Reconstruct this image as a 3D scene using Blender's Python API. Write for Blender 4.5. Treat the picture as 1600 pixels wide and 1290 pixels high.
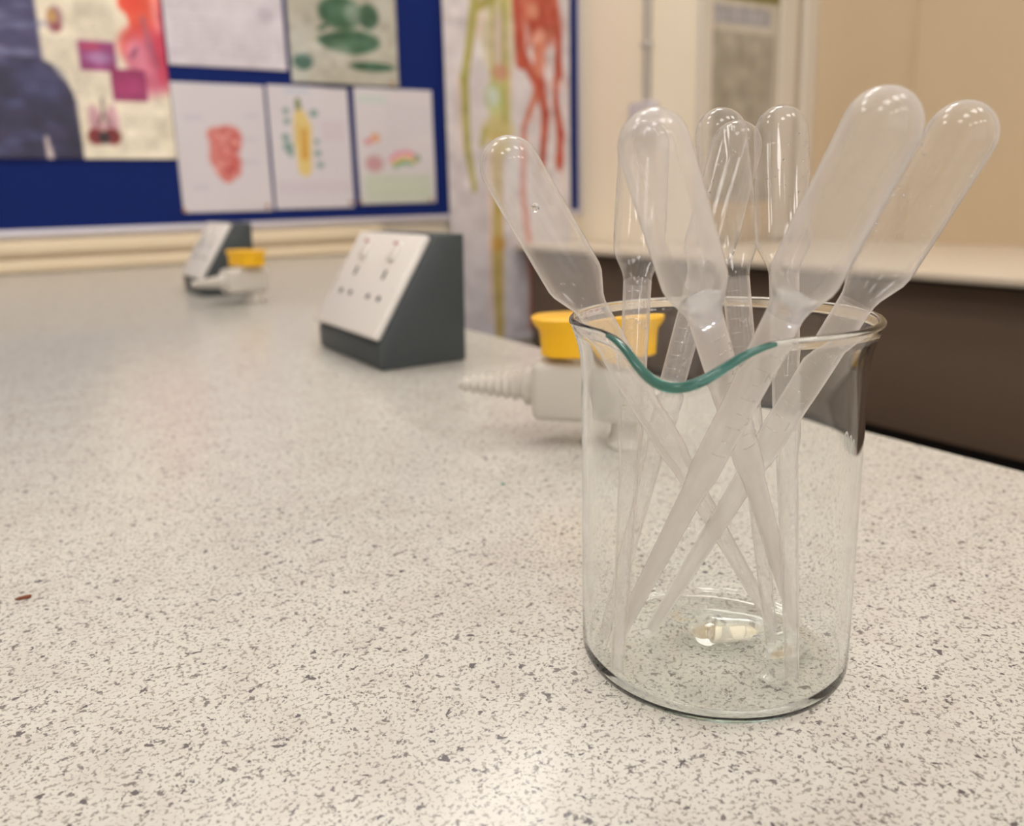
import bpy, bmesh, math, random
import numpy as np
from mathutils import Vector, Matrix
for o in list(bpy.data.objects): bpy.data.objects.remove(o, do_unlink=True)
S = bpy.context.scene
COL = S.collection
TAU = math.tau

# ------------------------------------------------------------------ camera, world, lights, exposure
# world axes: X along the board wall, Y towards it, Z up; z = 0 is the bench top, camera 126 mm above it
F, PX, PY = 1294.0, 800.0, 600.0
down = Vector((142.0, 5710.0, 1294.0)).normalized()          # in camera axes (x right, y down, z forward)
CAMH = 0.126
def _hz(x): return PY - (down[0]*(x-PX) + down[2]*F)/down[1]
ax = Vector((3000-PX, _hz(3000)-PY, F)).normalized()
up = -down
ay = up.cross(ax)
W2C = (ax, ay, up)                                            # world axes written in camera axes
def ray(px, py):
    d = Vector((px-PX, py-PY, F)); return Vector((ax.dot(d), ay.dot(d), up.dot(d)))
def on_z(px, py, z=0.0):
    r = ray(px, py); t = (z-CAMH)/r.z; return r*t + Vector((0, 0, CAMH))
def on_y(px, py, y):
    r = ray(px, py); t = y/r.y; return r*t + Vector((0, 0, CAMH))
right = Vector((ax[0], ay[0], up[0])); dn = Vector((ax[1], ay[1], up[1])); fw = Vector((ax[2], ay[2], up[2]))
cd = bpy.data.cameras.new('camera'); cam = bpy.data.objects.new('camera', cd); COL.objects.link(cam)
m = Matrix.Identity(4)
for i in range(3):
    m[i][0] = right[i]; m[i][1] = -dn[i]; m[i][2] = -fw[i]
m[2][3] = CAMH
cam.matrix_world = m
cd.sensor_width = 36; cd.sensor_fit = 'HORIZONTAL'
cd.lens = F/1600*36
cd.shift_y = -45/1600
cd.clip_start = 0.005; cd.clip_end = 50
cd.dof.use_dof = True; cd.dof.focus_distance = 0.215; cd.dof.aperture_fstop = 11.5
S.camera = cam

w = bpy.data.worlds.new('world'); S.world = w; w.use_nodes = True
bg = w.node_tree.nodes['Background']; bg.inputs[0].default_value = (0.98, 0.98, 1.0, 1); bg.inputs[1].default_value = 1.3
S.view_settings.view_transform = 'Standard'; S.view_settings.look = 'None'
S.view_settings.exposure = 0.12; S.view_settings.gamma = 1.0; S.view_settings.use_curve_mapping = False
S.cycles.use_denoising = True; S.cycles.blur_glossy = 0.0
S.cycles.max_bounces = 24; S.cycles.transparent_max_bounces = 48; S.cycles.transmission_bounces = 14
S.cycles.caustics_reflective = True; S.cycles.caustics_refractive = True
S.cycles.sample_clamp_indirect = 0.0
LIGHTS = [(x, y) for y in (-0.5, 1.25, -2.2) for x in (-1.3, -0.4, 0.40, 1.05)]   # ceiling panels (x, y)
CEIL = 1.75
LIGHT_W = 12.0

# ------------------------------------------------------------------ helpers
def tag(o, label=None, cat=None, group=None, kind=None):
    if label: o['label'] = label
    if cat: o['category'] = cat
    if group: o['group'] = group
    if kind: o['kind'] = kind
    return o
def empty(name, loc=(0, 0, 0), rz=0.0):
    o = bpy.data.objects.new(name, None); o.location = loc; o.rotation_euler = (0, 0, rz)
    o.empty_display_size = 0.02; COL.objects.link(o); return o
def link(name, bm, mat, parent=None, smooth=True, angle=40):
    me = bpy.data.meshes.new(name); bmesh.ops.recalc_face_normals(bm, faces=bm.faces); bm.to_mesh(me); bm.free()
    mats = mat if isinstance(mat, (list, tuple)) else [mat]
    for q in mats: me.materials.append(q)
    if smooth:
        me.polygons.foreach_set('use_smooth', [True]*len(me.polygons))
        me.set_sharp_from_angle(angle=math.radians(angle))
    o = bpy.data.objects.new(name, me); COL.objects.link(o)
    if parent: o.parent = parent
    return o
def box(bm, x0, x1, y0, y1, z0, z1, bev=0.0, seg=2, mi=0):
    vs = [bm.verts.new((x, y, z)) for x in (x0, x1) for y in (y0, y1) for z in (z0, z1)]
    fs = [bm.faces.new([vs[i] for i in q]) for q in ((0, 1, 3, 2), (4, 6, 7, 5), (0, 4, 5, 1), (2, 3, 7, 6), (0, 2, 6, 4), (1, 5, 7, 3))]
    for f_ in fs: f_.material_index = mi
    if bev > 0:
        es = list({e for f_ in fs for e in f_.edges})
        bmesh.ops.bevel(bm, geom=es, offset=bev, segments=seg, affect='EDGES', profile=0.5)
def prism(bm, pts, axis, a0, a1, bev=0.0, seg=2):
    """pts: 2D outline; axis 'y': (x,z) outline extruded in y, 'z': (x,y) in z, 'x': (y,z) in x"""
    def P(u, v, a): return {'y': (u, a, v), 'z': (u, v, a), 'x': (a, u, v)}[axis]
    lo = [bm.verts.new(P(u, v, a0)) for u, v in pts]; hi = [bm.verts.new(P(u, v, a1)) for u, v in pts]
    n = len(pts); fs = [bm.faces.new(lo[::-1]), bm.faces.new(hi)]
    for i in range(n): fs.append(bm.faces.new((lo[i], lo[(i+1) % n], hi[(i+1) % n], hi[i])))
    if bev > 0:
        es = list({e for f_ in fs for e in f_.edges})
        bmesh.ops.bevel(bm, geom=es, offset=bev, segments=seg, affect='EDGES', profile=0.5)
def lathe(bm, prof, n=48, mat=None, close=False, warp=None):
    """prof: list of (r, z); rings joined in order; r == 0 makes a pole"""
    M_ = mat or Matrix.Identity(4); rings = []
    for k, (r, z) in enumerate(prof):
        if r <= 1e-7:
            p = Vector((0, 0, z)); p = warp(p, k) if warp else p
            rings.append([bm.verts.new(M_ @ p)])
        else:
            rg = []
            for i in range(n):
                p = Vector((r*math.cos(TAU*i/n), r*math.sin(TAU*i/n), z)); p = warp(p, k) if warp else p
                rg.append(bm.verts.new(M_ @ p))
            rings.append(rg)
    pairs = list(zip(rings[:-1], rings[1:]))
    if close: pairs.append((rings[-1], rings[0]))
    for a, b in pairs:
        if len(a) == 1 and len(b) == 1: continue
        for i in range(n):
            j = (i+1) % n
            if len(a) == 1: bm.faces.new((a[0], b[j], b[i]))
            elif len(b) == 1: bm.faces.new((a[i], a[j], b[0]))
            else: bm.faces.new((a[i], a[j], b[j], b[i]))
def tube(bm, pts, r, n=10, closed=False, rfun=None):
    pts = [Vector(p) for p in pts]; N = len(pts); rings = []
    prev = None
    for i, p in enumerate(pts):
        a = pts[(i-1) % N] if (closed or i > 0) else p; b = pts[(i+1) % N] if (closed or i < N-1) else p
        t = (b-a).normalized()
        if prev is None: u = t.orthogonal().normalized()
        else: u = (prev - t*prev.dot(t)).normalized()
        prev = u; v = t.cross(u); rr = rfun(i/(N-1)) if rfun else r
        rings.append([bm.verts.new(p + (u*math.cos(TAU*k/n) + v*math.sin(TAU*k/n))*rr) for k in range(n)])
    for i in range(N if closed else N-1):
        a, b = rings[i], rings[(i+1) % N]
        for k in range(n): bm.faces.new((a[k], a[(k+1) % n], b[(k+1) % n], b[k]))
    if not closed: bm.faces.new(rings[0][::-1]); bm.faces.new(rings[-1])

# ------------------------------------------------------------------ materials
def srgb(r, g, b):
    f_ = lambda c: (c/255/12.92) if c/255 <= 0.04045 else ((c/255+0.055)/1.055)**2.4
    return (f_(r), f_(g), f_(b), 1.0)
def new_mat(name):
    m_ = bpy.data.materials.new(name); m_.use_nodes = True; nt = m_.node_tree
    return m_, nt, nt.nodes['Principled BSDF'], nt.nodes['Material Output']
def plain(name, col, rough=0.5, metal=0.0, var=0.05, scale=30.0, bump=0.0, spec=0.5, coat=0.0):
    m_, nt, p, out = new_mat(name); N = nt.nodes
    tc = N.new('ShaderNodeTexCoord'); nz = N.new('ShaderNodeTexNoise'); nz.inputs['Scale'].default_value = scale; nz.inputs['Detail'].default_value = 4
    nt.links.new(tc.outputs['Object'], nz.inputs['Vector'])
    mx = N.new('ShaderNodeMix'); mx.data_type = 'RGBA'
    c = srgb(*col)
    mx.inputs[6].default_value = tuple(x*(1-var) for x in c[:3])+(1,); mx.inputs[7].default_value = tuple(min(1, x*(1+var)) for x in c[:3])+(1,)
    nt.links.new(nz.outputs['Fac'], mx.inputs[0]); nt.links.new(mx.outputs[2], p.inputs['Base Color'])
    p.inputs['Roughness'].default_value = rough; p.inputs['Metallic'].default_value = metal
    p.inputs['Specular IOR Level'].default_value = spec; p.inputs['Coat Weight'].default_value = coat
    if bump:
        b = N.new('ShaderNodeBump'); b.inputs['Strength'].default_value = bump; b.inputs['Distance'].default_value = 0.002
        nt.links.new(nz.outputs['Fac'], b.inputs['Height']); nt.links.new(b.outputs[0], p.inputs['Normal'])
    return m_

def speckled():
    m_, nt, p, out = new_mat('speckled_laminate'); N = nt.nodes; L = nt.links
    tc = N.new('ShaderNodeTexCoord')
    def fleck(scale, lo, hi, seed, det=3.0, rough=0.6):
        mp = N.new('ShaderNodeMapping'); mp.inputs['Location'].default_value = (seed, seed*1.7, 0); L.new(tc.outputs['Object'], mp.inputs[0])
        n_ = N.new('ShaderNodeTexNoise'); n_.inputs['Scale'].default_value = scale; n_.inputs['Detail'].default_value = det; n_.inputs['Roughness'].default_value = rough
        n_.inputs['Distortion'].default_value = 0.35
        L.new(mp.outputs[0], n_.inputs['Vector'])
        r = N.new('ShaderNodeMapRange'); r.inputs['From Min'].default_value = lo; r.inputs['From Max'].default_value = hi; r.clamp = True
        L.new(n_.outputs['Fac'], r.inputs['Value']); return r.outputs[0]
    def layer(prev, fac, col):
        mx = N.new('ShaderNodeMix'); mx.data_type = 'RGBA'; mx.inputs[7].default_value = col
        if isinstance(prev, tuple): mx.inputs[6].default_value = prev
        else: L.new(prev, mx.inputs[6])
        L.new(fac, mx.inputs[0]); return mx.outputs[2]
    c = srgb(201, 198, 190)
    c = layer(c, fleck(60, 0.45, 0.62, 7.0), srgb(195, 190, 182))
    c = layer(c, fleck(860, 0.54, 0.60, 0.0), srgb(150, 144, 137))
    c = layer(c, fleck(400, 0.60, 0.645, 3.1), srgb(120, 114, 112))
    c = layer(c, fleck(260, 0.64, 0.675, 9.4), srgb(98, 93, 95))
    L.new(c, p.inputs['Base Color']); p.inputs['Roughness'].default_value = 0.22; p.inputs['Specular IOR Level'].default_value = 0.5
    n_ = N.new('ShaderNodeTexNoise'); n_.inputs['Scale'].default_value = 900; L.new(tc.outputs['Object'], n_.inputs['Vector'])
    b = N.new('ShaderNodeBump'); b.inputs['Strength'].default_value = 0.12; b.inputs['Distance'].default_value = 0.0004
    L.new(n_.outputs['Fac'], b.inputs['Height']); L.new(b.outputs[0], p.inputs['Normal'])
    return m_

def printed(name, rough=0.45, coat=0.0, bump=0.0, bscale=6.0):
    m_, nt, p, out = new_mat(name); N = nt.nodes
    a = N.new('ShaderNodeAttribute'); a.attribute_name = 'ink'
    nt.links.new(a.outputs['Color'], p.inputs['Base Color'])
    p.inputs['Roughness'].default_value = rough; p.inputs['Coat Weight'].default_value = coat; p.inputs['Coat Roughness'].default_value = 0.08
    if bump:
        tc = N.new('ShaderNodeTexCoord'); nz = N.new('ShaderNodeTexNoise'); nz.inputs['Scale'].default_value = bscale
        nt.links.new(tc.outputs['Object'], nz.inputs['Vector'])
        b = N.new('ShaderNodeBump'); b.inputs['Strength'].default_value = bump; b.inputs['Distance'].default_value = 0.02
        nt.links.new(nz.outputs['Fac'], b.inputs['Height']); nt.links.new(b.outputs[0], p.inputs['Normal']); nt.links.new(b.outputs[0], p.inputs['Coat Normal'])
    return m_

def film(name, milk, tint, ior=1.5, edge=0.5, rough=0.06, bump=0.15, bscale=160.0):
    """thin translucent plastic wall: clear + a share of milky scatter, and the gloss of its surface"""
    m_, nt, p, out = new_mat(name); N = nt.nodes; L = nt.links
    N.remove(p)
    tc = N.new('ShaderNodeTexCoord'); nz = N.new('ShaderNodeTexNoise'); nz.inputs['Scale'].default_value = bscale; nz.inputs['Detail'].default_value = 3
    mp = N.new('ShaderNodeMapping'); mp.inputs['Scale'].default_value = (1, 1, 0.12)
    L.new(tc.outputs['Object'], mp.inputs[0]); L.new(mp.outputs[0], nz.inputs['Vector'])
    b = N.new('ShaderNodeBump'); b.inputs['Strength'].default_value = bump; b.inputs['Distance'].default_value = 0.0006
    L.new(nz.outputs['Fac'], b.inputs['Height'])
    tr = N.new('ShaderNodeBsdfTransparent'); tr.inputs[0].default_value = (0.985, 0.985, 0.985, 1)
    di = N.new('ShaderNodeBsdfDiffuse'); di.inputs[0].default_value = tint
    tl = N.new('ShaderNodeBsdfTranslucent'); tl.inputs[0].default_value = tint
    ml = N.new('ShaderNodeMixShader'); ml.inputs[0].default_value = 0.5; L.new(di.outputs[0], ml.inputs[1]); L.new(tl.outputs[0], ml.inputs[2])
    lw = N.new('ShaderNodeLayerWeight'); lw.inputs['Blend'].default_value = 0.5      # Schlick's Fresnel, the same on both faces of the wall
    def sch(pw, lo):
        p5 = N.new('ShaderNodeMath'); p5.operation = 'POWER'; p5.inputs[1].default_value = pw; L.new(lw.outputs['Facing'], p5.inputs[0])
        q5 = N.new('ShaderNodeMath'); q5.operation = 'MULTIPLY_ADD'; q5.inputs[1].default_value = 1-lo; q5.inputs[2].default_value = lo; L.new(p5.outputs[0], q5.inputs[0]); return q5
    fr = sch(2.3, 0.0)
    ma = N.new('ShaderNodeMath'); ma.operation = 'MULTIPLY_ADD'; ma.inputs[1].default_value = edge; ma.inputs[2].default_value = milk; ma.use_clamp = True
    L.new(fr.outputs[0], ma.inputs[0])
    m1 = N.new('ShaderNodeMixShader'); L.new(ma.outputs[0], m1.inputs[0]); L.new(tr.outputs[0], m1.inputs[1]); L.new(ml.outputs[0], m1.inputs[2])
    gl = N.new('ShaderNodeBsdfGlossy'); gl.inputs['Roughness'].default_value = rough; L.new(b.outputs[0], gl.inputs['Normal'])
    f2 = sch(5.0, ((ior-1)/(ior+1))**2)
    m2 = N.new('ShaderNodeMixShader'); L.new(f2.outputs[0], m2.inputs[0]); L.new(m1.outputs[0], m2.inputs[1]); L.new(gl.outputs[0], m2.inputs[2])
    L.new(m2.outputs[0], out.inputs[0]); return m_

def glass(name, tint=(1, 1, 1, 1), ior=1.47, clear=0.0):
    m_, nt, p, out = new_mat(name); N = nt.nodes; L = nt.links
    p.inputs['Base Color'].default_value = tint; p.inputs['Transmission Weight'].default_value = 1.0
    p.inputs['Roughness'].default_value = 0.0; p.inputs['IOR'].default_value = ior
    if clear:
        tr = N.new('ShaderNodeBsdfTransparent'); mx = N.new('ShaderNodeMixShader'); mx.inputs[0].default_value = clear
        L.new(p.outputs[0], mx.inputs[1]); L.new(tr.outputs[0], mx.inputs[2]); L.new(mx.outputs[0], out.inputs[0])
    return m_
def glow(name, col, s):
    m_, nt, p, out = new_mat(name)
    p.inputs['Base Color'].default_value = col; p.inputs['Emission Color'].default_value = col; p.inputs['Emission Strength'].default_value = s
    return m_

M_LAM = speckled()
M_WALL = plain('cream_wall_paint', (242, 229, 206), 0.6, scale=4, var=0.03, bump=0.1)
M_WALLR = plain('beige_wall_shaded', (198, 177, 146), 0.55, scale=4, var=0.03, bump=0.1)  # shade of the right wall put into a darker beige
M_TRUNK = plain('cream_plastic_trunking', (226, 208, 178), 0.4, scale=10, var=0.02)
M_BLUE = plain('navy_board_felt', (14, 34, 98), 0.85, scale=300, var=0.12, bump=0.2, spec=0.2)
M_ALU = plain('pale_aluminium_frame', (205, 200, 206), 0.35, metal=0.3, var=0.02)
M_WHITE = plain('white_plastic', (226, 220, 214), 0.35, var=0.02, scale=60)
M_COUNTER = plain('pale_laminate_counter', (214, 200, 180), 0.4, var=0.03, scale=12)
M_PANEL = plain('dark_brown_panel', (112, 93, 78), 0.6, var=0.06, scale=6)
M_BLACK = plain('black_recess_shade', (14, 12, 12), 0.7, var=0.05)  # shade of the counter's gap and void put into a black base colour
M_FLOOR = plain('brown_vinyl_floor', (90, 76, 64), 0.5, var=0.08, scale=8)
M_CEIL = plain('white_ceiling_tile', (235, 230, 222), 0.8, var=0.03, scale=120, bump=0.3)
M_DARK = plain('charcoal_plastic', (58, 64, 66), 0.5, var=0.05, scale=200, bump=0.15)
M_HOLE = plain('black_socket_hole', (30, 28, 28), 0.6)
M_YEL = plain('yellow_plastic', (236, 180, 8), 0.35, var=0.04, scale=60)
M_TAP = plain('pale_grey_coated_metal', (196, 190, 180), 0.4, var=0.03, scale=80)
M_GREY = plain('grey_conduit_plastic', (184, 177, 168), 0.5, var=0.03)
M_POST = plain('white_painted_frame', (212, 202, 188), 0.45, var=0.02, scale=10)
M_REDM = plain('red_mark', (170, 60, 50), .5)
M_PIN = plain('brass_pin', (170, 120, 70), 0.35, metal=0.6)
M_CRUMB = plain('rust_brown_fibre', (120, 62, 30), 0.7, var=0.3, scale=400)
M_TEALBIT = plain('teal_plastic_crumb', (30, 130, 110), 0.5, var=0.1)
M_LAMP = glow('ceiling_lamp_diffuser', (1.0, 0.97, 0.94, 1), LIGHT_W)
M_INK = plain('white_enamel_print', (240, 240, 240), 0.5, var=0.01)

# ------------------------------------------------------------------ room
W = 1.95            # board wall plane (y)
XC, YC, XR = 1.41, 1.49, 1.79      # boxed corner: side face x, front face y; right wall x
FLOOR = -0.90
def struct(name, bm, mat, **k): return tag(link(name, bm, mat, smooth=False, **k), kind='structure')
b = bmesh.new(); box(b, -3.2, 3.2, -4.0, W+0.1, FLOOR-0.05, FLOOR); struct('floor', b, M_FLOOR)
b = bmesh.new(); box(b, -3.2, 3.2, -4.0, W+0.1, CEIL, CEIL+0.05); struct('ceiling', b, M_CEIL)
b = bmesh.new(); box(b, -3.2, XC, W, W+0.1, FLOOR, CEIL); struct('wall_back', b, M_WALL)
b = bmesh.new(); prism(b, [(XC, W+0.1), (XC, YC), (XR, YC), (XR, -4.0), (XR+0.1, -4.0), (XR+0.1, W+0.1)], 'z', FLOOR, CEIL)
wr = struct('wall_right', b, [M_WALLR, M_WALL])
for f_ in wr.data.polygons:
    if f_.center.x < XR-0.2 and abs(f_.normal.x) > 0.5: f_.material_index = 1
b = bmesh.new(); box(b, -3.3, -3.2, -4.0, W, FLOOR, CEIL); struct('wall_left', b, M_WALL)
for i, (x, y) in enumerate(LIGHTS):
    t = empty('ceiling_light', (x, y, CEIL)); tag(t, 'square ceiling light panel, %s in the %s row of four' % (('leftmost one', 'second from the left', 'second from the right', 'rightmost one')[i % 4], ('middle', 'front', 'rear')[i//4]), 'light', 'ceiling light panels')
    b = bmesh.new(); box(b, -.20, .20, -.20, .20, -.012, -.006); link('diffuser', b, M_LAMP, t, smooth=False)
    b = bmesh.new()
    for q in ((-.22, .22, -.22, -.20), (-.22, .22, .20, .22), (-.22, -.20, -.20, .20), (.20, .22, -.20, .20)): box(b, *q, -.016, 0)
    link('frame', b, M_WHITE, t, smooth=False)

# trims of the boxed corner: pale posts either side of the notice
b = bmesh.new(); box(b, XC-0.004, XC+0.035, YC-0.014, YC, 0.0, 1.2, 0.003); struct('trim_1', b, M_POST)
b = bmesh.new(); box(b, XR-0.045, XR, YC-0.022, YC, 0.0, 1.2, 0.003); struct('trim_2', b, M_POST)
b = bmesh.new(); box(b, XR-0.118, XR-0.06, YC-0.010, YC, 0.0, 1.2, 0.003); struct('trim_3', b, M_POST)
b = bmesh.new(); box(b, XR-0.006, XR, 1.20, 1.206, 0.0, 1.3); struct('trim_4', b, M_WALLR)

# dado trunking on the board wall, two lids with a shadow gap between
t = empty('cable_trunking', (0.0, W, 0)); tag(t, 'cream two-channel plastic cable trunking running along the wall under the blue board', 'trunking')
b = bmesh.new(); box(b, -2.2, 0.80, -0.012, 0, 0.001, 0.062); link('backing', b, M_TRUNK, t, smooth=False)
b = bmesh.new(); box(b, -2.2, 0.80, -0.030, -0.010, 0.036, 0.063, 0.004); link('lid', b, M_TRUNK, t)
b = bmesh.new(); box(b, -2.2, 0.80, -0.026, -0.010, 0.001, 0.026, 0.004); link('lid', b, M_TRUNK, t)

# ------------------------------------------------------------------ benches
t = empty('laboratory_bench', (0, 0, 0)); tag(t, 'pale speckled laminate laboratory bench filling the foreground under the beaker', 'bench')
outl = [(-2.2, -0.9), (0.3765, -0.9), (0.3765, 0.80), (0.80, W-0.001), (-2.2, W-0.001)]
b = bmesh.new(); prism(b, outl, 'z', -0.030, 0.0, 0.0015, 2); link('worktop', b, M_LAM, t)
b = bmesh.new(); prism(b, [(-2.2, -0.8), (0.33, -0.8), (0.33, 0.80), (0.74, W-0.03), (-2.2, W-0.03)], 'z', FLOOR, -0.032); link('carcass', b, M_PANEL, t, smooth=False)

t = empty('side_counter', (XR, 0, 0)); tag(t, 'cream counter along the right wall over dark brown panels', 'counter')
XF = 1.175
ct = [(XF, -1.6), (XR-0.001, -1.6), (XR-0.001, YC-0.025), (XC-0.006, YC-0.025), (XC-0.006, W-0.028), (XF, W-0.028)]
ct = [(x-XR, y) for x, y in ct]
b = bmesh.new(); prism(b, ct, 'z', -0.012, 0.0, 0.002, 2); link('worktop', b, M_COUNTER, t)
b = bmesh.new(); box(b, XF+0.05-XR, XF+0.069-XR, -1.55, W-0.030, -0.268, -0.022, 0.001)
link('front_panel', b, M_PANEL, t)
b = bmesh.new(); box(b, XF+0.052-XR, XF+0.066-XR, -1.55, W-0.030, -0.022, -0.012); link('gap_shade_strip', b, M_BLACK, t, smooth=False)  # black strip standing in for the shaded gap under the worktop
b = bmesh.new(); box(b, XF+0.07-XR, XF+0.12-XR, -1.55, W-0.030, FLOOR, -0.02); link('void_shade_panel', b, M_BLACK, t, smooth=False)  # panel coloured black to stand for the dark void below the brown one

# ------------------------------------------------------------------ board and prints
BX0, BX1, BZ0, BZ1 = -1.6, 1.408, 0.085, 1.15
t = empty('notice_board', (0, W, 0)); tag(t, 'large navy blue display board with pale metal frame on the cream wall', 'board')
b = bmesh.new(); box(b, BX0, BX1-0.008, -0.010, -0.001, BZ0, BZ1); link('felt_panel', b, M_BLUE, t, smooth=False)
b = bmesh.new(); box(b, BX0-0.015, BX1+0.0, -0.016, -0.001, BZ0-0.016, BZ0, 0.002); link('frame_rail', b, M_ALU, t)
b = bmesh.new(); box(b, BX0-0.015, BX1+0.0, -0.016, -0.001, BZ1, BZ1+0.016, 0.002); link('frame_rail', b, M_ALU, t)
b = bmesh.new(); box(b, BX1-0.010, BX1, -0.016, -0.001, BZ0, BZ1, 0.002); link('frame_rail', b, M_ALU, t)
b = bmesh.new(); box(b, BX0-0.015, BX0, -0.016, -0.001, BZ0, BZ1, 0.002); link('frame_rail', b, M_ALU, t)

def lin(c):
    c = np.asarray(c, float)/255; return np.where(c <= 0.04045, c/12.92, ((c+0.055)/1.055)**2.4)
class Art:
    """ink on a sheet lying in the plane y = Y; shapes are given in wall metres (x, z)"""
    def __init__(s, x0, x1, z0, z1, step, bgc):
        s.x0, s.x1, s.z0, s.z1 = x0, x1, z0, z1
        s.nx = max(8, int((x1-x0)/step)); s.nz = max(8, int((z1-z0)/step))
        X, Z = np.meshgrid(np.linspace(x0, x1, s.nx+1), np.linspace(z0, z1, s.nz+1)); s.X, s.Z = X, Z
        s.C = np.empty(X.shape+(3,)); s.C[:] = bgc; s.rng = np.random.default_rng(int(abs(x0)*1000)+7)
    def put(s, mask, col, a=1.0):
        mk = (np.clip(mask, 0, 1)*a)[..., None]; s.C = s.C*(1-mk)+np.array(col, float)*mk
    def ell(s, cx, cz, rx, rz, col, a=1.0, rot=0.0, soft=0.15):
        c, q = math.cos(rot), math.sin(rot); dx, dz = s.X-cx, s.Z-cz
        d = np.sqrt(((dx*c+dz*q)/rx)**2+((-dx*q+dz*c)/rz)**2); s.put((1-d)/soft+0.5, col, a)
    def rect(s, x0, x1, z0, z1, col, a=1.0, soft=0.003):
        d = np.minimum(np.minimum(s.X-x0, x1-s.X), np.minimum(s.Z-z0, z1-s.Z)); s.put(d/soft+0.5, col, a)
    def line(s, pts, r, col, a=1.0, soft=0.003):
        for k in range(len(pts)-1):
            (ax_, az), (bx, bz) = pts[k], pts[k+1]; r0 = r[k] if isinstance(r, (list, tuple)) else r; r1 = r[k+1] if isinstance(r, (list, tuple)) else r
            vx, vz = bx-ax_, bz-az; t_ = np.clip(((s.X-ax_)*vx+(s.Z-az)*vz)/(vx*vx+vz*vz+1e-9), 0, 1)
            d = np.hypot(s.X-ax_-t_*vx, s.Z-az-t_*vz); s.put((r0+(r1-r0)*t_-d)/soft+0.5, col, a)
    def text(s, x0, x1, z0, z1, col, pitch=0.009, a=0.5):
        """rows of illegible small print"""
        z = z1
        while z > z0:
            x = x0
            while x < x1*0.999:
                w_ = s.rng.uniform(0.006, 0.022); s.rect(x, min(x+w_, x1), z-pitch*0.5, z, col, a*s.rng.uniform(0.6, 1.0), 0.002); x += w_+0.004
                if s.rng.random() < 0.04: break
            z -= pitch
    def noise(s, amp, cell=6):
        n = s.rng.normal(0, 1, (s.C.shape[0]//cell+2, s.C.shape[1]//cell+2)); n = np.kron(n, np.ones((cell, cell)))[:s.C.shape[0], :s.C.shape[1]]
        for _ in range(cell):
            n = (n+np.roll(n, 1, 0)+np.roll(n, 1, 1)+np.roll(n, -1, 0)+np.roll(n, -1, 1))/5
        s.C = np.clip(s.C+amp*n[..., None]*2, 0, 255)
    def build(s, name, mat, Y, label, cat, group=None, wave=0.0, thick=0.0006, lift=None, parent=None):
        nx, nz = s.nx, s.nz; U, V = (s.X-s.x0)/(s.x1-s.x0), (s.Z-s.z0)/(s.z1-s.z0)
        off = wave*(0.5+0.5*np.sin(7*U+2.5*V+s.x0*9)*np.cos(5*V-2*U))
        if lift is not None: off = off+lift(U, V)
        Yf = -off-thick
        vf = np.stack([s.X, Yf, s.Z], -1).reshape(-1, 3); vb = vf.copy(); vb[:, 1] += thick
        n = (nx+1)*(nz+1); idx = np.arange(n).reshape(nz+1, nx+1)
        q = np.stack([idx[:-1, :-1], idx[:-1, 1:], idx[1:, 1:], idx[1:, :-1]], -1).reshape(-1, 4)
        # front face, and a coarse back rim
        faces = np.concatenate([q, q[:, ::-1]+n]); loop = []
        bd = list(idx[0, :])+list(idx[1:, -1])+list(idx[-1, -2::-1])+list(idx[-2:0:-1, 0])
        bd = [int(i) for i in bd]; rim = [(bd[k], bd[k]+n, bd[(k+1) % len(bd)]+n, bd[(k+1) % len(bd)]) for k in range(len(bd))]
        faces = np.concatenate([faces, np.array(rim)])
        me = bpy.data.meshes.new(name); me.vertices.add(2*n); me.vertices.foreach_set('co', np.concatenate([vf, vb]).ravel())
        me.loops.add(faces.size); me.loops.foreach_set('vertex_index', faces.ravel().astype(np.int32))
        me.polygons.add(len(faces)); me.polygons.foreach_set('loop_start', (np.arange(len(faces))*4).astype(np.int32))
        me.update(calc_edges=True); me.validate()
        at = me.color_attributes.new('ink', 'FLOAT_COLOR', 'POINT')
        c = np.ones((2*n, 4)); c[:n, :3] = lin(s.C).reshape(-1, 3); c[n:, :3] = 0.6; at.data.foreach_set('color', c.ravel())
        me.materials.append(mat); me.polygons.foreach_set('use_smooth', [True]*len(me.polygons))
        o = bpy.data.objects.new(name, me); COL.objects.link(o); o.location = (0, Y, 0)
        return tag(o, label, cat, group)
def wp(px, py): p = on_y(px, py, W); return (p.x, p.z)
M_PAPER = printed('printed_paper', 0.5)
M_LAMI = printed('laminated_print', 0.25, coat=1.0, bump=0.5, bscale=9)
M_GLOSSY = printed('glossy_poster', 0.45, coat=0.2, bump=0.25, bscale=5)

# breathing poster with the dark blue figure
YB = W-0.011
a = Art(-0.30, 0.343, 0.221, 0.98, 0.0035, (226, 215, 192))
for (x0, x1, y0, y1) in ((120, 175, 8, 60), (60, 118, 62, 112), (118, 175, 118, 150), (190, 265, 178, 205), (190, 245, 212, 238), (100, 135, 130, 175)):
    A, B = wp(x0, y1), wp(x1, y0); a.text(A[0], B[0], A[1], B[1], (150, 140, 130), 0.0075, 0.45)
def PE(art, px, py, rx, ry, col, al=1.0, rot=0.0, soft=0.15, S_=W):
    c = on_y(px, py, S_); e = on_y(px+rx, py, S_); g = on_y(px, py-ry, S_); art.ell(c.x, c.z, abs(e.x-c.x), abs(g.z-c.z), col, al, rot, soft)
def PL(art, pts, r, col, al=1.0, soft=0.003, S_=W):
    P = [on_y(x, y, S_) for x, y in pts]; k = 0.00142
    art.line([(p.x, p.z) for p in P], [q*k for q in r] if isinstance(r, (list, tuple)) else r*k, col, al, soft)
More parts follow.
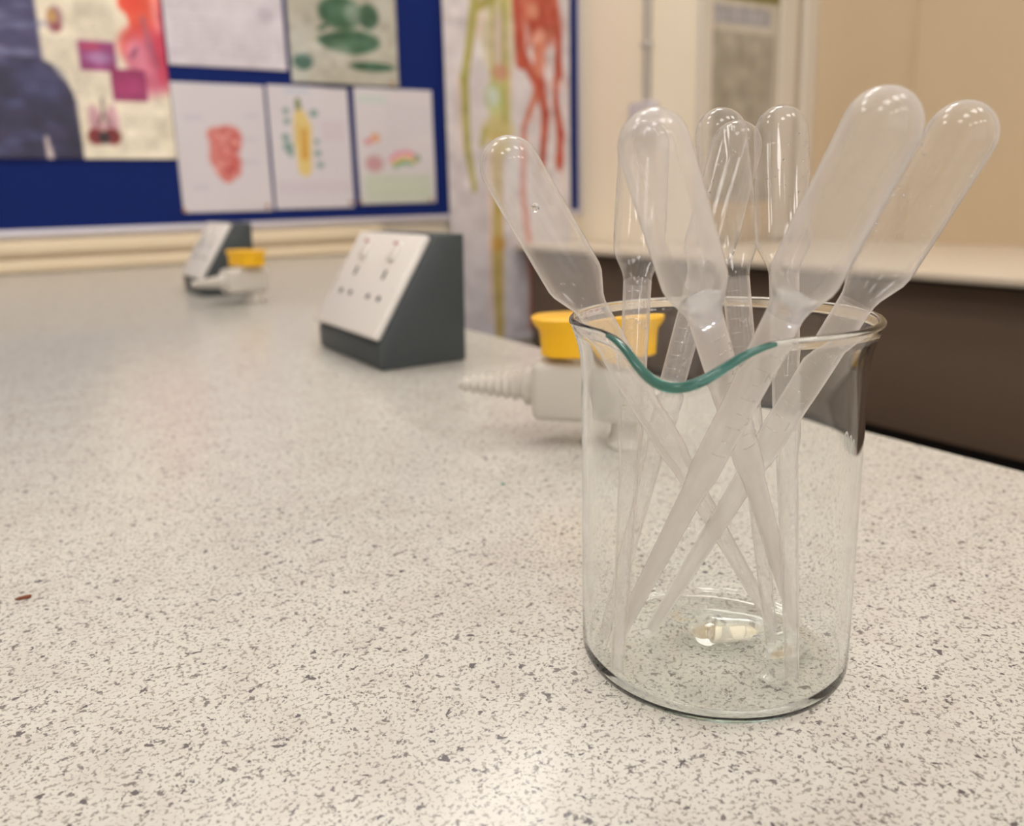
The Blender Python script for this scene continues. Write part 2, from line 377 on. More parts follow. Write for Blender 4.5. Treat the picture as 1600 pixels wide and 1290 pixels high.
def PR(art, x0, x1, y0, y1, col, al=1.0, S_=W):
    A, B = on_y(x0, (y0+y1)/2, S_), on_y(x1, (y0+y1)/2, S_); C_, D = on_y((x0+x1)/2, y1, S_), on_y((x0+x1)/2, y0, S_)
    art.rect(A.x, B.x, C_.z, D.z, col, al)
# red and magenta figure
PL(a, [(215, -40), (222, 15), (222, 50)], [22, 26, 17], (222, 78, 52))
PE(a, 200, 8, 18, 16, (226, 70, 40), 1, 0, .3)
PE(a, 222, 75, 36, 34, (214, 72, 66), 1, 0, .4)
PE(a, 232, 105, 32, 45, (196, 84, 116), .9, 0, .5)
PE(a, 250, 75, 12, 66, (196, 40, 72), .8, 0, .5)
PE(a, 212, 88, 18, 26, (222, 140, 160), .7, .2, .8); PE(a, 240, 18, 6, 34, (240, 150, 140), .8, 0, .8)
PL(a, [(222, 30), (232, 70), (246, 110)], [3, 3, 2], (150, 84, 110), .8)
PE(a, 208, 84, 4, 11, (120, 50, 90), .8, -.5, .6)
PR(a, 122, 180, 66, 112, (142, 48, 108)); PE(a, 155, 92, 22, 9, (170, 140, 180), .7, 0, .9); PE(a, 140, 74, 16, 6, (190, 60, 90), .7, 0, .9)
PR(a, 173, 228, 110, 159, (142, 26, 86)); PE(a, 200, 135, 20, 16, (176, 52, 110), .6, .4, .9)
PE(a, 84, 32, 13, 21, (158, 116, 120), 1, -.2, .3); PE(a, 80, 28, 8, 12, (182, 140, 70), .9, 0, .5); PE(a, 87, 44, 9, 8, (130, 50, 60), .8, 0, .5)
PE(a, 150, 195, 11, 30, (196, 150, 158), 1, .12, .3); PE(a, 174, 195, 11, 30, (196, 150, 158), 1, -.12, .3)
PL(a, [(158, 155), (160, 178), (152, 196)], 1.5, (110, 80, 80)); PL(a, [(160, 178), (172, 196)], 1.5, (110, 80, 80))
PE(a, 149, 214, 13, 13, (120, 22, 20), 1, 0, .3); PE(a, 175, 214, 13, 13, (120, 22, 20), 1, 0, .3); PE(a, 162, 216, 9, 10, (36, 14, 16), 1, 0, .4)
# dark blue figure at the left
NV = (34, 26, 62)
PR(a, -420, 46, -200, 110, (62, 56, 96)); PR(a, -420, 54, 92, 250, NV); PL(a, [(46, 150), (60, 160), (78, 250)], [52, 46, 44], NV); PE(a, 60, 130, 38, 30, (48, 46, 86), 1, 0, .6)
rr = random.Random(4)
for k in range(26):
    PE(a, rr.uniform(-60, 40), rr.uniform(0, 100), rr.uniform(14, 34), rr.uniform(3, 7), rr.choice([(58, 54, 96), (122, 124, 158), (100, 104, 142)]), .6, rr.uniform(-.3, .3), .9)
for k in range(22):
    PE(a, rr.uniform(-60, 88), rr.uniform(118, 235), rr.uniform(12, 30), rr.uniform(3, 9), rr.choice([(36, 28, 66), (84, 96, 140), (64, 60, 104)]), .5, rr.uniform(-.3, .3), .9)
PL(a, [(72, 216), (79, 246)], [2, 4], (196, 180, 176)); a.noise(4)
a.build('breathing_poster', M_GLOSSY, YB, 'glossy cream poster with dark blue figure, red and magenta torso and lungs', 'poster', wave=0.004)

a = Art(0.347, 0.597, 0.412, 0.80, 0.003, (208, 200, 206))
a.text(0.355, 0.59, 0.52, 0.78, (172, 166, 176), 0.013, .4); a.text(0.36, 0.46, 0.43, 0.51, (172, 166, 176), 0.011, .45); a.text(0.475, 0.59, 0.43, 0.48, (172, 166, 176), 0.011, .45)
PE(a, 412, 26, 13, 12, (176, 168, 178), .7, 0, .8); a.noise(2)
a.build('printed_sheet', M_PAPER, YB, 'pale lilac sheet of small print at top of the board, left of leaf print', 'paper', wave=0.003)

a = Art(0.606, 0.866, 0.389, 0.86, 0.003, (176, 172, 158)); G = (38, 84, 62)
for (x, y, rx, ry, ro) in ((528, 22, 34, 26, 0), (572, 28, 16, 20, 0), (546, 68, 44, 19, .06), (520, 66, 28, 12, 0), (470, 98, 15, 13, 0), (578, 106, 34, 8, 0), (540, -30, 44, 24, .1), (500, 45, 10, 4, .4)):
    PE(a, x, y, rx, ry, G, .95, ro, .25)
PE(a, 540, 68, 36, 5, (92, 124, 104), .5, .06, .8); PE(a, 530, 18, 20, 8, (92, 130, 110), .4, .3, .8)
for (x, y, rx, ry) in ((462, 56, 12, 18), (520, 88, 24, 14), (548, 24, 12, 16), (480, 78, 20, 8)): PE(a, x, y, rx, ry, (200, 198, 190), .5, .3, .9)  # glare on the laminate, painted into the ink as pale blotches
a.noise(4)
a.build('leaf_print', M_LAMI, YB, 'laminated print of dark green oval leaves at top right of the board', 'poster', wave=0.008)

a4 = []
a = Art(0.3445, 0.540, 0.108, 0.378, 0.0025, (206, 199, 203))
for (x, y, rx, ry) in ((334, 212, 13, 13), (352, 208, 16, 12), (366, 218, 10, 18), (345, 228, 20, 12), (338, 246, 13, 18), (356, 250, 18, 16), (366, 262, 9, 16), (350, 268, 14, 12), (354, 278, 10, 8)):
    PE(a, x, y, rx, ry, (202, 112, 104), .9, 0, .4)
for k in range(26): PE(a, rr.uniform(328, 370), rr.uniform(205, 274), rr.uniform(4, 9), rr.uniform(2, 4), rr.choice([(178, 66, 66), (224, 160, 150), (190, 84, 80)]), .7, rr.uniform(-1, 1), .7)
for (x0, x1, y0, y1) in ((285, 315, 180, 190), (300, 325, 288, 298), (375, 400, 215, 222), (378, 402, 250, 258), (380, 400, 178, 186)): PR(a, x0, x1, y0, y1, (180, 176, 190), .35)
a.build('intestine_drawing', M_PAPER, YB, 'white sheet with red drawing of intestines, leftmost in lower row', 'drawing', 'children\'s sheets in the lower row', wave=0.003)
a = Art(0.5465, 0.735, 0.110, 0.381, 0.0025, (206, 199, 203))
PL(a, [(462, 158), (464, 178)], [4, 5], (110, 120, 60)); PL(a, [(466, 182), (470, 200), (474, 265)], [10, 15, 11], (216, 190, 120)); PL(a, [(472, 205), (474, 245)], [5, 6], (196, 140, 44), .8); PL(a, [(461, 195), (460, 225)], 3, (206, 180, 110))
for (x, y, q) in ((444, 174, 5), (446, 190, 5), (487, 178, 6), (444, 215, 6), (448, 230, 8), (452, 240, 5), (492, 222, 4), (494, 240, 5), (498, 258, 5)): PE(a, x, y, q, q, (92, 128, 116), .75, 0, .6)
PR(a, 440, 480, 140, 146, (160, 180, 200), .5); PR(a, 432, 545, 283, 300, (196, 180, 190), .4); PR(a, 500, 535, 190, 220, (200, 180, 190), .4)
a.text(0.56, 0.725, 0.12, 0.155, (182, 176, 186), 0.009, .3)
a.build('body_drawing', M_PAPER, YB, 'white sheet with yellow body figure ringed by green spots, middle of lower row', 'drawing', 'children\'s sheets in the lower row', wave=0.003)
a = Art(0.7505, 0.953, 0.1155, 0.3845, 0.0025, (206, 199, 201))
a.rect(0.765, 0.94, 0.122, 0.185, (188, 200, 168), .6, .02)
PE(a, 583, 216, 7, 7, (216, 140, 90), .8, 0, .6); PE(a, 572, 222, 6, 5, (206, 110, 120), .7, 0, .6); PE(a, 582, 256, 14, 13, (186, 132, 136), .8, 0, .5)
PL(a, [(606, 250), (618, 240), (634, 238), (650, 246)], 3, (220, 120, 150), .8); PL(a, [(610, 256), (622, 248), (636, 246), (646, 254)], 3, (226, 170, 90), .8); PL(a, [(614, 260), (626, 254), (640, 256)], 4, (110, 160, 110), .8); PE(a, 648, 248, 5, 6, (110, 150, 110), .8)
a.text(0.83, 0.945, 0.27, 0.35, (178, 180, 194), 0.009, .4); PR(a, 556, 600, 150, 162, (170, 200, 180), .4); a.text(0.76, 0.94, 0.125, 0.18, (160, 176, 140), 0.009, .3)
a.build('rainbow_drawing', M_PAPER, YB, 'white sheet with small rainbow and pale green lower half, rightmost in lower row', 'drawing', 'children\'s sheets in the lower row', wave=0.003)

# tall body chart hanging below the board
a = Art(0.987, 1.366, -0.262, 0.98, 0.0038, (204, 196, 197))
YG = (160, 152, 74); FL = (218, 188, 172)
PL(a, [(776, -20), (776, 225)], [24, 22], (184, 178, 112), .85); PE(a, 772, 60, 26, 62, (196, 186, 150), .8, 0, .5); PE(a, 775, 65, 15, 45, (196, 176, 172), .8, 0, .6)
PL(a, [(782, 0), (782, 210)], [5, 4], YG, .95); PL(a, [(764, 10), (764, 120)], 3, YG, .8)
PE(a, 776, 115, 13, 13, (190, 134, 110), .8, 0, .6); PE(a, 766, 155, 15, 24, (170, 180, 120), .7, 0, .5); PE(a, 764, 152, 9, 15, (196, 206, 196), .9, 0, .5)
PL(a, [(736, 6), (724, 90), (719, 125), (724, 230), (736, 296)], [11, 8, 9, 7, 6], YG, .85); PL(a, [(746, 0), (742, 60)], [8, 6], FL, .5); PL(a, [(738, 14), (764, 0)], 8, YG, .8)
PL(a, [(708, 120), (716, 240)], [4, 4], FL, .5)
PE(a, 772, 205, 24, 22, (192, 178, 120), .85, 0, .5)
PL(a, [(752, 205), (748, 226)], 7, YG, .7)
PL(a, [(770, 220), (772, 330), (772, 385), (776, 520)], [15, 11, 14, 10], (186, 162, 98), .85); PL(a, [(772, 250), (774, 520)], [4, 4], (176, 150, 70), .8); PE(a, 773, 380, 11, 12, (186, 140, 60), .8, 0, .5)
PL(a, [(758, 240), (762, 500)], 4, (224, 190, 176), .6); PL(a, [(795, 100), (790, 160)], 3, FL, .5)
RD = (172, 66, 44)
PE(a, 834, 14, 30, 34, (184, 84, 60), .9, 0, .4); PE(a, 842, 40, 28, 34, RD, .8, 0, .6); PL(a, [(800, 0), (806, 60), (808, 100)], [9, 12, 12], RD, .9)
PL(a, [(810, 90), (832, 130), (834, 140)], [11, 10, 9], RD, .9); PL(a, [(858, 0), (866, 60), (870, 120)], [9, 6, 5], (180, 80, 56), .9)
PL(a, [(836, 60), (834, 140), (812, 200)], [15, 8, 5], (196, 112, 86), .9); PL(a, [(836, 130), (846, 180), (840, 260)], [12, 10, 7], RD, .85)
PL(a, [(866, 60), (862, 160), (870, 210), (868, 262)], [7, 7, 10, 8], RD, .85); PE(a, 868, 250, 7, 14, RD, .9, 0, .4); PL(a, [(872, 262), (874, 300)], [3, 2], (210, 170, 150), .6)
PE(a, 836, 60, 12, 9, (226, 180, 160), .6, .5, .7); PE(a, 826, 20, 9, 14, (230, 180, 150), .6, 0, .7)
PL(a, [(812, 200), (810, 300), (826, 440), (824, 510)], [5, 7, 8, 5], (190, 96, 72), .8)
PE(a, 844, 40, 4, 22, (150, 60, 44), .6, .3, .8); PE(a, 822, 60, 4, 26, (160, 66, 50), .6, -.3, .8); PE(a, 858, 30, 3, 20, (160, 66, 50), .6, .1, .8)
for k in range(60):
    x_, y_ = rr.choice([(834, 60), (866, 150), (840, 180), (834, 20), (846, 90)]); PE(a, x_+rr.uniform(-16, 16), y_+rr.uniform(-40, 40), 1.5, rr.uniform(5, 12), rr.choice([(170, 70, 50), (226, 170, 150)]), .3, rr.uniform(-.5, .5), .9)
a.noise(4)
a.build('anatomy_chart', M_GLOSSY, YB-0.006, 'tall body chart with yellow skeleton and red muscle figure hanging past the board edge', 'poster', wave=0.006)

# notice on the boxed corner
a = Art(XC+0.038, XR-0.122, 0.10, 0.80, 0.004, (198, 190, 176))
def PN(fn, *q, **k): fn(a, *q, S_=YC, **k)
PN(PR, 1130, 1226, -90, 4, (126, 116, 66)); PN(PR, 1100, 1203, 10, 38, (156, 154, 158), .9)
for k in range(11): PN(PR, 1106+k*8.4, 1111+k*8.4, 18, 32, (190, 186, 186), .6)
PN(PR, 1100, 1204, 50, 330, (164, 156, 140), .95)
for k in range(26): PN(PE, rr.uniform(1108, 1196), rr.uniform(62, 200), rr.uniform(4, 10), rr.uniform(8, 20), rr.choice([(186, 180, 166), (146, 138, 124), (178, 172, 158)]), .5, rr.uniform(-.2, .2), .8)
a.noise(3)
a.build('wall_notice', M_PAPER, YC-0.001, 'grey notice with blue-grey title strip in pale frame, right of the blue board', 'notice', wave=0.0)

# thin conduit with clip on the boxed side face
t = empty('cable_conduit', (XC, 1.655, 0)); tag(t, 'thin grey vertical conduit dropping to a small box, right of the blue board', 'conduit')
b = bmesh.new(); box(b, -0.016, -0.001, -0.009, 0.009, 0.34, 1.4, 0.003); link('channel', b, M_GREY, t)
b = bmesh.new(); box(b, -0.020, -0.001, -0.013, 0.013, 0.468, 0.484, 0.002); link('clip', b, M_GREY, t)
b = bmesh.new(); box(b, -0.034, -0.001, -0.042, 0.042, 0.262, 0.345, 0.006); link('junction_box', b, plain('mauve_grey_box', (196, 188, 192), .4), t)

# drawing pins
b = bmesh.new(); lathe(b, [(0, -.0035), (.003, -.003), (.0045, -.0012), (.0045, 0), (0, 0)], 12, Matrix.Rotation(math.pi/2, 4, 'X') @ Matrix.Scale(-1, 4, Vector((0, 0, 1))))
pin0 = link('drawing_pin', b, M_PIN); first = True
for (px, py, lb) in ((288, 329, 'brass pin at lower left corner of the intestine drawing'), (418, 322, 'brass pin at lower right corner of the intestine drawing'), (548, 316, 'brass pin at lower right corner of the yellow body drawing'), (563, 316, 'brass pin at lower left corner of the rainbow drawing'), (673, 312, 'brass pin at lower right corner of the rainbow drawing'), (612, 130, 'brass pin at lower right corner of the leaf print')):
    o = pin0 if first else pin0.copy()
    if not first: COL.objects.link(o)
    first = False; p = on_y(px, py, YB-0.003); o.location = (p.x, YB-0.0045, p.z); tag(o, lb, 'pin', 'drawing pins on the board')

# ------------------------------------------------------------------ socket boxes
def socket_box(name, x, y, label):
    """wedge-shaped bench pedestal; sloping face looks along -x, 141 mm wide along y"""
    t = empty(name, (x, y, 0)); tag(t, label, 'socket', 'charcoal bench socket boxes')
    prof = [(0, 0.0005), (0.072, 0.0005), (0.074, 0.099), (0.050, 0.099), (0.0, 0.019)]
    b = bmesh.new(); prism(b, prof, 'y', 0, 0.141, 0.0015, 2); link('housing', b, M_DARK, t)
    # frame of the sloping face
    p0 = Vector((0.0, 0, 0.019)); p1 = Vector((0.050, 0, 0.099)); u = (p1-p0).normalized(); n = Vector((-u.z, 0, u.x))
    Ls = (p1-p0).length; Mf = Matrix(((0, u.x, n.x, p0.x), (1, 0, 0, 0), (0, u.z, n.z, p0.z), (0, 0, 0, 1)))   # local: x->world y, y->up slope, z->out
    def fp(bm): bmesh.ops.transform(bm, matrix=Mf, verts=bm.verts)
    b = bmesh.new(); box(b, 0.004, 0.137, 0.003, Ls-0.003, 0.0, 0.0065, 0.0022, 3); fp(b); pl_ = link('faceplate', b, M_WHITE, t)
    for k in (0, 1):
        cx = 0.040+k*0.061
        b = bmesh.new(); box(b, cx-0.007, cx+0.007, 0.066, 0.082, 0.0065, 0.0095, 0.001); fp(b); link('switch', b, M_WHITE, pl_)
        b = bmesh.new(); box(b, cx-0.002, cx+0.002, 0.050, 0.058, 0.0062, 0.0068)
        for s_ in (-1, 1): box(b, cx+s_*0.011-0.003, cx+s_*0.011+0.003, 0.032, 0.036, 0.0062, 0.0068)
        fp(b); link('pin_holes', b, M_HOLE, pl_, smooth=False)
        b = bmesh.new()
        lathe(b, [(0, 0.0068), (.0014, .0068), (.0016, .0064)], 10, Matrix.Translation((0.012 if k == 0 else 0.129, 0.043, 0))); fp(b); link('screw', b, M_ALU, pl_)
    for k in (0, 1):
        cx = 0.040+k*0.061; b = bmesh.new(); box(b, cx-0.004, cx+0.004, 0.0795, 0.0815, 0.0094, 0.0098)
        fp(b); link('switch_mark', b, M_REDM, pl_, smooth=False)
    return t
socket_box('socket_box', 0.230, 0.572, 'charcoal wedge-shaped bench box with white double socket plate, nearer the beaker')
socket_box('socket_box', 0.229, 1.205, 'small distant charcoal socket box seen edge-on behind a yellow tap')

# ------------------------------------------------------------------ gas taps
def gas_tap(x, y, rz, label, lever=0.0):
    t = empty('gas_tap', (x, y, 0), rz); tag(t, label, 'tap', 'bench gas taps')
    b = bmesh.new(); lathe(b, [(0, .0004), (.015, .0004), (.015, .002), (.0125, .004), (.0100, .007), (.0095, .016), (0, .016)], 32, Matrix.Translation((.012, 0, 0))); link('base', b, M_TAP, t)
    b = bmesh.new(); box(b, -0.027, 0.027, -0.0155, 0.0155, 0.0135, 0.0445, 0.005, 3); link('body', b, M_TAP, t)
    b = bmesh.new(); lathe(b, [(.012, .0440), (.012, .0475), (0, .0475)], 24); link('collar', b, M_TAP, t)
    # nozzle with ridges along local -x
    prof = [(0, 0.068), (.0022, .068), (.0027, .0665)]
    n = 7
    for k in range(n):
        z = 0.0665-0.0045*k; r0 = .0028+.00062*k; prof += [(r0+.0013, z-0.0012), (r0+.0013, z-0.0020), (r0, z-0.0042)]
    prof += [(.0075, .0335), (.0100, .0315), (.0100, .026), (0, .026)]
    b = bmesh.new(); lathe(b, prof, 28, Matrix.Translation((0, 0, 0.029)) @ Matrix.Rotation(-math.pi/2, 4, 'Y')); link('nozzle', b, M_TAP, t, angle=30)
    # lever knob: fluted cup whose top flares into two wings
    b = bmesh.new(); N = 72; rings = []
    for (z, rw, rb, fl) in ((.0470, 0.90, .9, 0), (.0480, .98, 1.0, .5), (.0560, 1.0, 1.0, 1), (.0605, 1.02, 1.0, .8), (.0640, 1.12, 1.04, .3), (.0662, 1.13, 1.04, 0), (.0670, 1.08, .96, 0)):
        rg = []
        for i in range(N):
            th = TAU*i/N; c_, s_ = math.cos(th), math.sin(th)
            ex, ey = 0.0290*rw, 0.0160*rb
            r_ = 1.0/((abs(c_)/ex)**3.2+(abs(s_)/ey)**3.2)**(1/3.2); r_ *= 1-0.045*fl*(0.5+0.5*math.cos(12*th))
            rg.append(b.verts.new((r_*c_, r_*s_, z)))
        rings.append(rg)
    for p_, q_ in zip(rings[:-1], rings[1:]):
        for i in range(N): b.faces.new((p_[i], p_[(i+1) % N], q_[(i+1) % N], q_[i]))
    b.faces.new(rings[0][::-1]); b.faces.new(rings[-1])
    bmesh.ops.rotate(b, verts=b.verts, cent=(0, 0, 0), matrix=Matrix.Rotation(lever, 3, 'Z'))
    bmesh.ops.translate(b, verts=b.verts, vec=(.005, 0, 0)); link('knob', b, M_YEL, t)
    return t
gas_tap(0.2470, 0.3365, math.radians(-44.5), 'pale grey gas tap with ridged nozzle and yellow knob, directly behind the beaker', math.radians(12))
gas_tap(0.2610, 1.100, math.radians(8), 'distant pale gas tap with yellow knob in front of far socket box', math.radians(-80))

# ------------------------------------------------------------------ beaker
BC = Vector((0.1533, 0.1513, 0.0)); BR, BH = 0.0355, 0.0950
beak = empty('glass_beaker', BC); tag(beak, 'clear glass beaker with pouring spout holding eight plastic pipettes on the bench', 'beaker')
SP = math.radians(213.0)
def spout(az):                       # 0..1 bump across the lip
    d = (az-SP+math.pi) % TAU-math.pi; w_ = math.radians(21)
    return math.exp(-(d/w_)**2*1.6)
GLINT_BUMPS = [(.007, .007, .0030, .0058), (.016, .001, .0020, .0042), (.019, -.012, .0020, .0036), (.012, -.012, .0012, .0030), (.004, -.019, .0010, .0028), (-.012, -.008, .0005, .006)]
def lip_warp(p, k):
    r = math.hypot(p.x, p.y)
    if p.z < 0.0032 and p.z > 0.0020:      # uneven bottom, its bumps shaped to throw ceiling-lamp glints
        dz = sum(a_*math.exp(-((p.x-x_)**2+(p.y-y_)**2)/(2*s_*s_)) for x_, y_, a_, s_ in GLINT_BUMPS)
        return Vector((p.x, p.y, p.z+max(-.0014, dz)*max(0, min(1, (.0290-r)/.004))))
    if r < 0.02 or p.z < 0.066: return p
    az = math.atan2(p.y, p.x); s_ = spout(az); h_ = max(0.0, min(1.0, (p.z-0.066)/(BH-0.066)))
    dr = 0.0080*s_*h_**2.2; dz = -0.0085*s_*h_**3
    return Vector((p.x*(r+dr)/r, p.y*(r+dr)/r, p.z+dz))
T_ = 0.0014
outer = [(0, .0006), (.026, .0003), (.0305, .0006)]
for k in range(1, 7):
    a_ = math.pi/2*k/6; outer.append((.0305+(BR-.0305)*math.sin(a_), .0056-.0050*math.cos(a_)))
outer += [(BR, z) for z in (.02, .04, .06, .068, .074, .080)]
for k in range(1, 9):
    t_ = k/8; outer.append((BR+.0030*t_**2.2, .080+.0145*t_))
inner = [(BR+.0021+.0010*math.cos(math.pi*k/6), .0946+.0011*math.sin(math.pi*k/6)) for k in range(7)]
for k in range(7, -1, -1):
    t_ = k/8; inner.append((BR+.0030*t_**2.2-T_, .080+.0145*t_+.0002))
inner += [(BR-T_, z) for z in (.074, .068, .06, .04, .02)]
for k in range(6, 0, -1):
    a_ = math.pi/2*k/6; inner.append((.0290+(BR-T_-.0290)*math.sin(a_), .0072-.0048*math.cos(a_)))
inner += [(.0285-.0015*k, .0024+.0006*k/19) for k in range(19)]+[(0, .0030)]
b = bmesh.new(); lathe(b, outer+inner, 144, warp=lip_warp)
M_GLASS = glass('beaker_glass', (0.995, 1.0, 0.998, 1), 1.45, 0.0)
nt = M_GLASS.node_tree; va = nt.nodes.new('ShaderNodeVolumeAbsorption'); va.inputs['Color'].default_value = (.35, .85, .72, 1); va.inputs['Density'].default_value = 9
nt.links.new(va.outputs[0], nt.nodes['Material Output'].inputs['Volume'])
link('glass_body', b, M_GLASS, beak, angle=80)
# thickened teal-looking edge along the pouring lip
b = bmesh.new(); pts = []
for k in range(41):
    az = SP+math.radians(-29+58*k/40); p = Vector(((BR+.0027)*math.cos(az), (BR+.0027)*math.sin(az), .0950)); pts.append(lip_warp(p, 0))
tube(b, pts, .0011, 12, rfun=lambda u: .00035+.00085*math.sin(math.pi*u)**.5)
m_, nt, p_, out_ = new_mat('teal_glass_edge'); p_.inputs['Base Color'].default_value = srgb(84, 142, 130); p_.inputs['Transmission Weight'].default_value = .55; p_.inputs['Roughness'].default_value = .05; p_.inputs['IOR'].default_value = 1.47
M_TEAL = m_
tag(link('spout_edge', b, M_TEAL, beak), 'teal-green tinted glass edge of the spout')
# white enamel graduation print wrapped on the wall
def wrap_text(txt, size, az, z, rad, parent, name, mat):
    cu = bpy.data.curves.new('t', 'FONT'); cu.body = txt; cu.size = size; cu.align_x = 'CENTER'; cu.extrude = 0.00006
    o = bpy.data.objects.new('t', cu); COL.objects.link(o); dg = bpy.context.evaluated_depsgraph_get(); me = bpy.data.meshes.new_from_object(o.evaluated_get(dg))
    bpy.data.objects.remove(o, do_unlink=True); bpy.data.curves.remove(cu)
    b = bmesh.new(); b.from_mesh(me); bmesh.ops.subdivide_edges(b, edges=[e for e in b.edges if e.calc_length() > size*.15], cuts=3)
    for v in b.verts:
        th = az+v.co.x/rad; r_ = rad+v.co.z+.00008; zz = z+v.co.y; v.co = Vector((r_*math.cos(th), r_*math.sin(th), zz))
    return link(name, b, mat, parent, smooth=False)
AZT = math.radians(322.0)
wrap_text('200', .0072, AZT, .0590, BR, beak, 'volume_print', M_INK)

# ------------------------------------------------------------------ pipettes
PIP = dict(
 A=((0.1044, 0.1794, 0.1396), (0.1741, 0.1471, .0045), 1.0, .14, 'tilted far left'),
 B=((0.1104, 0.1312, 0.1418), (0.1798, 0.1440, .0045), 1.0, .30, ''),
 C=((0.1734, 0.1755, 0.1534), (0.1657, 0.1406, .0045), .965, .07, ''),
 D=((0.1923, 0.1834, 0.1457), (0.1294, 0.1688, .0045), 1.0, .07, ''),
 E=((0.1933, 0.1703, 0.1487), (0.1571, 0.1264, .0045), 1.0, .07, ''),
 F=((0.1457, 0.0999, 0.1440), (0.1296, 0.1642, .0045), 1.0, .30, ''),
 G=((0.1827, 0.1062, 0.1432), (0.1443, 0.1656, .0045), 1.0, .16, ''),
 H=((0.1664, 0.1971, 0.1465), (0.1224, 0.1532, .0045), 1.0, .07, ''))
LAB = dict(A='clear plastic pipette leaning far left over the rim, air bubble in its bulb',
 B='cloudy pipette at the front centre with big rounded bulb just behind the spout',
 C='clear upright pipette at the back, tallest of the pair overlapping each other',
 D='clear pipette at the back half hidden behind the tallest back one',
 E='clear upright pipette at the back, standing between back pair and large cloudy bulb',
 F='large cloudy pipette leaning right with the biggest, highest bulb',
 G='plastic pipette leaning furthest right over the rim',
 H='clear pipette mostly hidden behind the front centre bulb, only left side showing')
def pip_stem():
    pr = [(.0009, .0), (.0016, .0), (.0018, .006), (.0022, .025), (.0026, .044), (.0028, .056), (.0029, .0575), (.0034, .0605), (.0036, .063), (.0036, .068)]
    for k in range(1, 9): pr.append((.0036+.0004*k/8, .068+.038*k/8))
    return pr[1:]
def pip_bulb():
    pr = [(.0040, .106), (.0041, .1072), (.0046, .1090), (.0060, .1120), (.0070, .1142), (.0074, .1162), (.00745, .124), (.0074, .134), (.00735, .1472)]
    for k in range(1, 11):
        a_ = math.pi/2*k/10; pr.append((.00735*math.cos(a_), .1472+.0078*math.sin(a_)))
    pr[-1] = (0, .155); return pr
films = {}; M_WATER = glass('water', (.86, .90, .97, 1), 1.33); M_DROP = glass('bubble_speck_glass')
def pip_mat(mk):
    if mk not in films: films[mk] = film('pipette_plastic_%d' % int(mk*100), mk, srgb(229, 223, 218), 1.5, 0.5 if mk < .1 else .85, 0.05 if mk < .1 else .12)
    return films[mk]
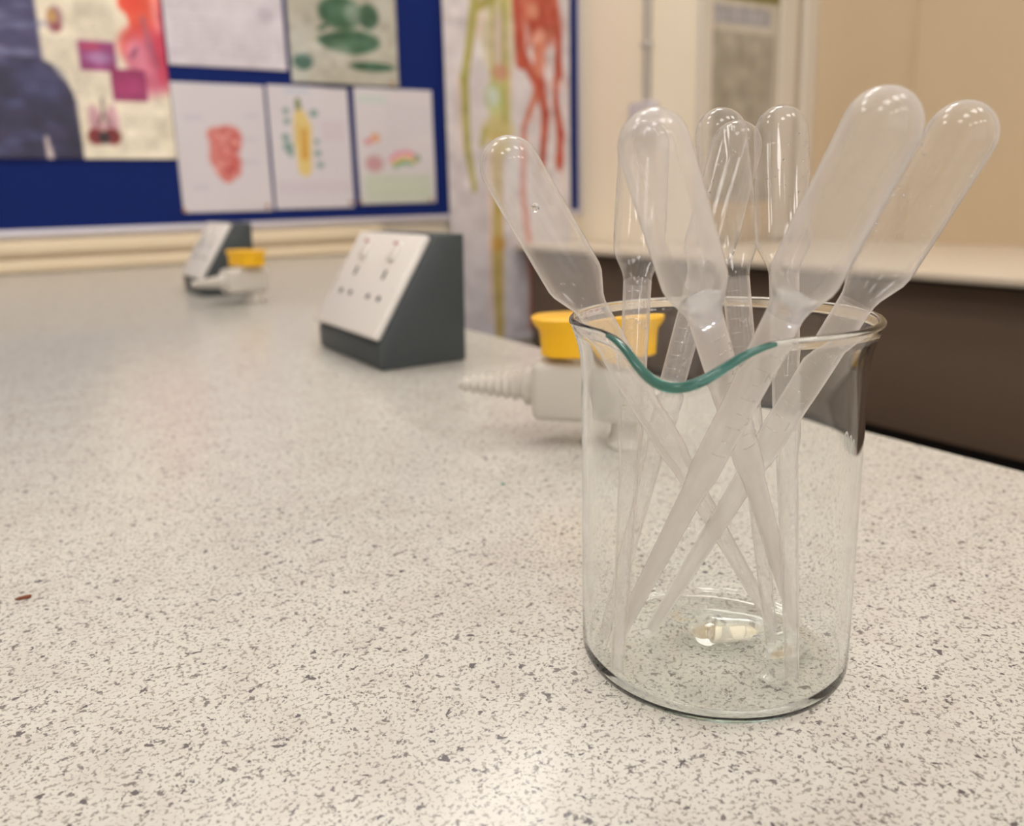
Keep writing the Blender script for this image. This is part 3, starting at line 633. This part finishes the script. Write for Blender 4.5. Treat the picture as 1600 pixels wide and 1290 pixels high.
for n, (bt, tp, sc, mk, _) in PIP.items():
    T0, B0 = Vector(tp), Vector(bt); d = (B0-T0); Lr = d.length*sc; ax_ = d.normalized()
    t = bpy.data.objects.new('transfer_pipette', None); COL.objects.link(t); t.empty_display_size = .01
    q = ax_.to_track_quat('Z', 'Y'); t.rotation_mode = 'QUATERNION'; t.rotation_quaternion = q; t.location = T0; k_ = Lr/.155; t.scale = (k_, k_, k_)
    tag(t, LAB[n], 'pipette', 'plastic transfer pipettes in the beaker')
    # camera side of the pipette, in its own axes: where the embossed scale sits
    loc = q.inverted() @ (Vector((0, 0, CAMH))-(T0+B0)/2); azc = math.atan2(loc.y, loc.x)+(.35 if n in 'BEF' else -.3)
    mt = pip_mat(mk)
    b = bmesh.new(); lathe(b, pip_stem(), 32); link('stem', b, pip_mat(mk+.16), t)
    b = bmesh.new(); lathe(b, pip_bulb(), 40); link('bulb', b, mt, t, angle=60)
    b = bmesh.new()
    for j in range(9):
        z = .070+.0040*j; half = .9 if j % 2 == 0 else .5; rr_ = .0036+.0004*(z-.068)/.038+.00005
        tube(b, [(rr_*math.cos(azc+half*(u/6-.5)), rr_*math.sin(azc+half*(u/6-.5)), z) for u in range(7)], .00014, 6)
    link('scale_marks', b, pip_mat(max(mk, .12)), t)
    for tx, z in (('3', .097), ('ML', .0915), ('2', .0795), ('1', .0715)):
        cu = bpy.data.curves.new('t', 'FONT'); cu.body = tx; cu.size = .0034; cu.align_x = 'CENTER'; cu.extrude = .0001; o = bpy.data.objects.new('t', cu); COL.objects.link(o)
        me = bpy.data.meshes.new_from_object(o.evaluated_get(bpy.context.evaluated_depsgraph_get())); bpy.data.objects.remove(o, do_unlink=True)
        b = bmesh.new(); b.from_mesh(me); bpy.data.meshes.remove(me)
        for v in b.verts:
            rad = .0039; th = azc+.75+v.co.x/rad; r_ = rad+v.co.z+.00012; v.co = Vector((r_*math.cos(th), r_*math.sin(th), z+v.co.y))
        link('embossed_text', b, pip_mat(max(mk, .12)), t, smooth=False)
    if n in 'BF':
        b = bmesh.new(); lathe(b, [(0, .1040), (.0030, .1044), (.00365, .1066), (.0043, .1090), (.0050, .1104), (.0046, .1105), (.0026, .1092), (0, .1088)], 28)
        tag(link('water_residue', b, M_WATER, t), 'drop of water left at the neck of the bulb')
    if n in 'CEG':
        rd = random.Random(ord(n)); b = bmesh.new()
        for _k in range(26):
            th, zz, q_ = azc+rd.uniform(-1.3, 1.3), rd.uniform(.118, .146), rd.uniform(.00016, .00038)
            bmesh.ops.create_icosphere(b, subdivisions=1, radius=q_, matrix=Matrix.Translation((.0073*math.cos(th), .0073*math.sin(th), zz)))
        tag(link('droplets', b, M_DROP, t), 'tiny bubbles on the bulb wall', kind='stuff')
    if n == 'A':
        b = bmesh.new(); bmesh.ops.create_icosphere(b, subdivisions=3, radius=.0011); r_ = .0066
        bmesh.ops.translate(b, vec=(r_*math.cos(azc+.35), r_*math.sin(azc+.35), .1365), verts=b.verts)
        tag(link('air_bubble', b, glass('bubble_glass'), t), 'round air bubble in the bulb wall')

# ------------------------------------------------------------------ specks lying on the bench
b = bmesh.new(); p = on_z(38, 935, 0)
prism(b, [(-.0027, -.0004), (-.0008, -.0006), (.0012, -.0009), (.0022, -.0002), (.0018, .0007), (.0002, .0008), (-.0014, .0002)], 'z', 0, .0007, .0001, 1)
o = link('brown_fibre', b, M_CRUMB); o.location = (p.x, p.y, 0.0002); o.rotation_euler = (0, 0, math.radians(-5)); tag(o, 'tiny rust-brown splinter lying on the bench at far left', 'crumb')
b = bmesh.new(); p = on_z(786, 757, 0)
prism(b, [(-.0010, -.0005), (.0008, -.0007), (.0012, .0003), (.0002, .0008), (-.0009, .0005)], 'z', 0, .0005, .0001, 1)
o = link('teal_crumb', b, M_TEALBIT); o.location = (p.x, p.y, 0.0002); tag(o, 'tiny teal crumb lying on the bench left of the beaker', 'crumb')
bpy.context.view_layer.update()
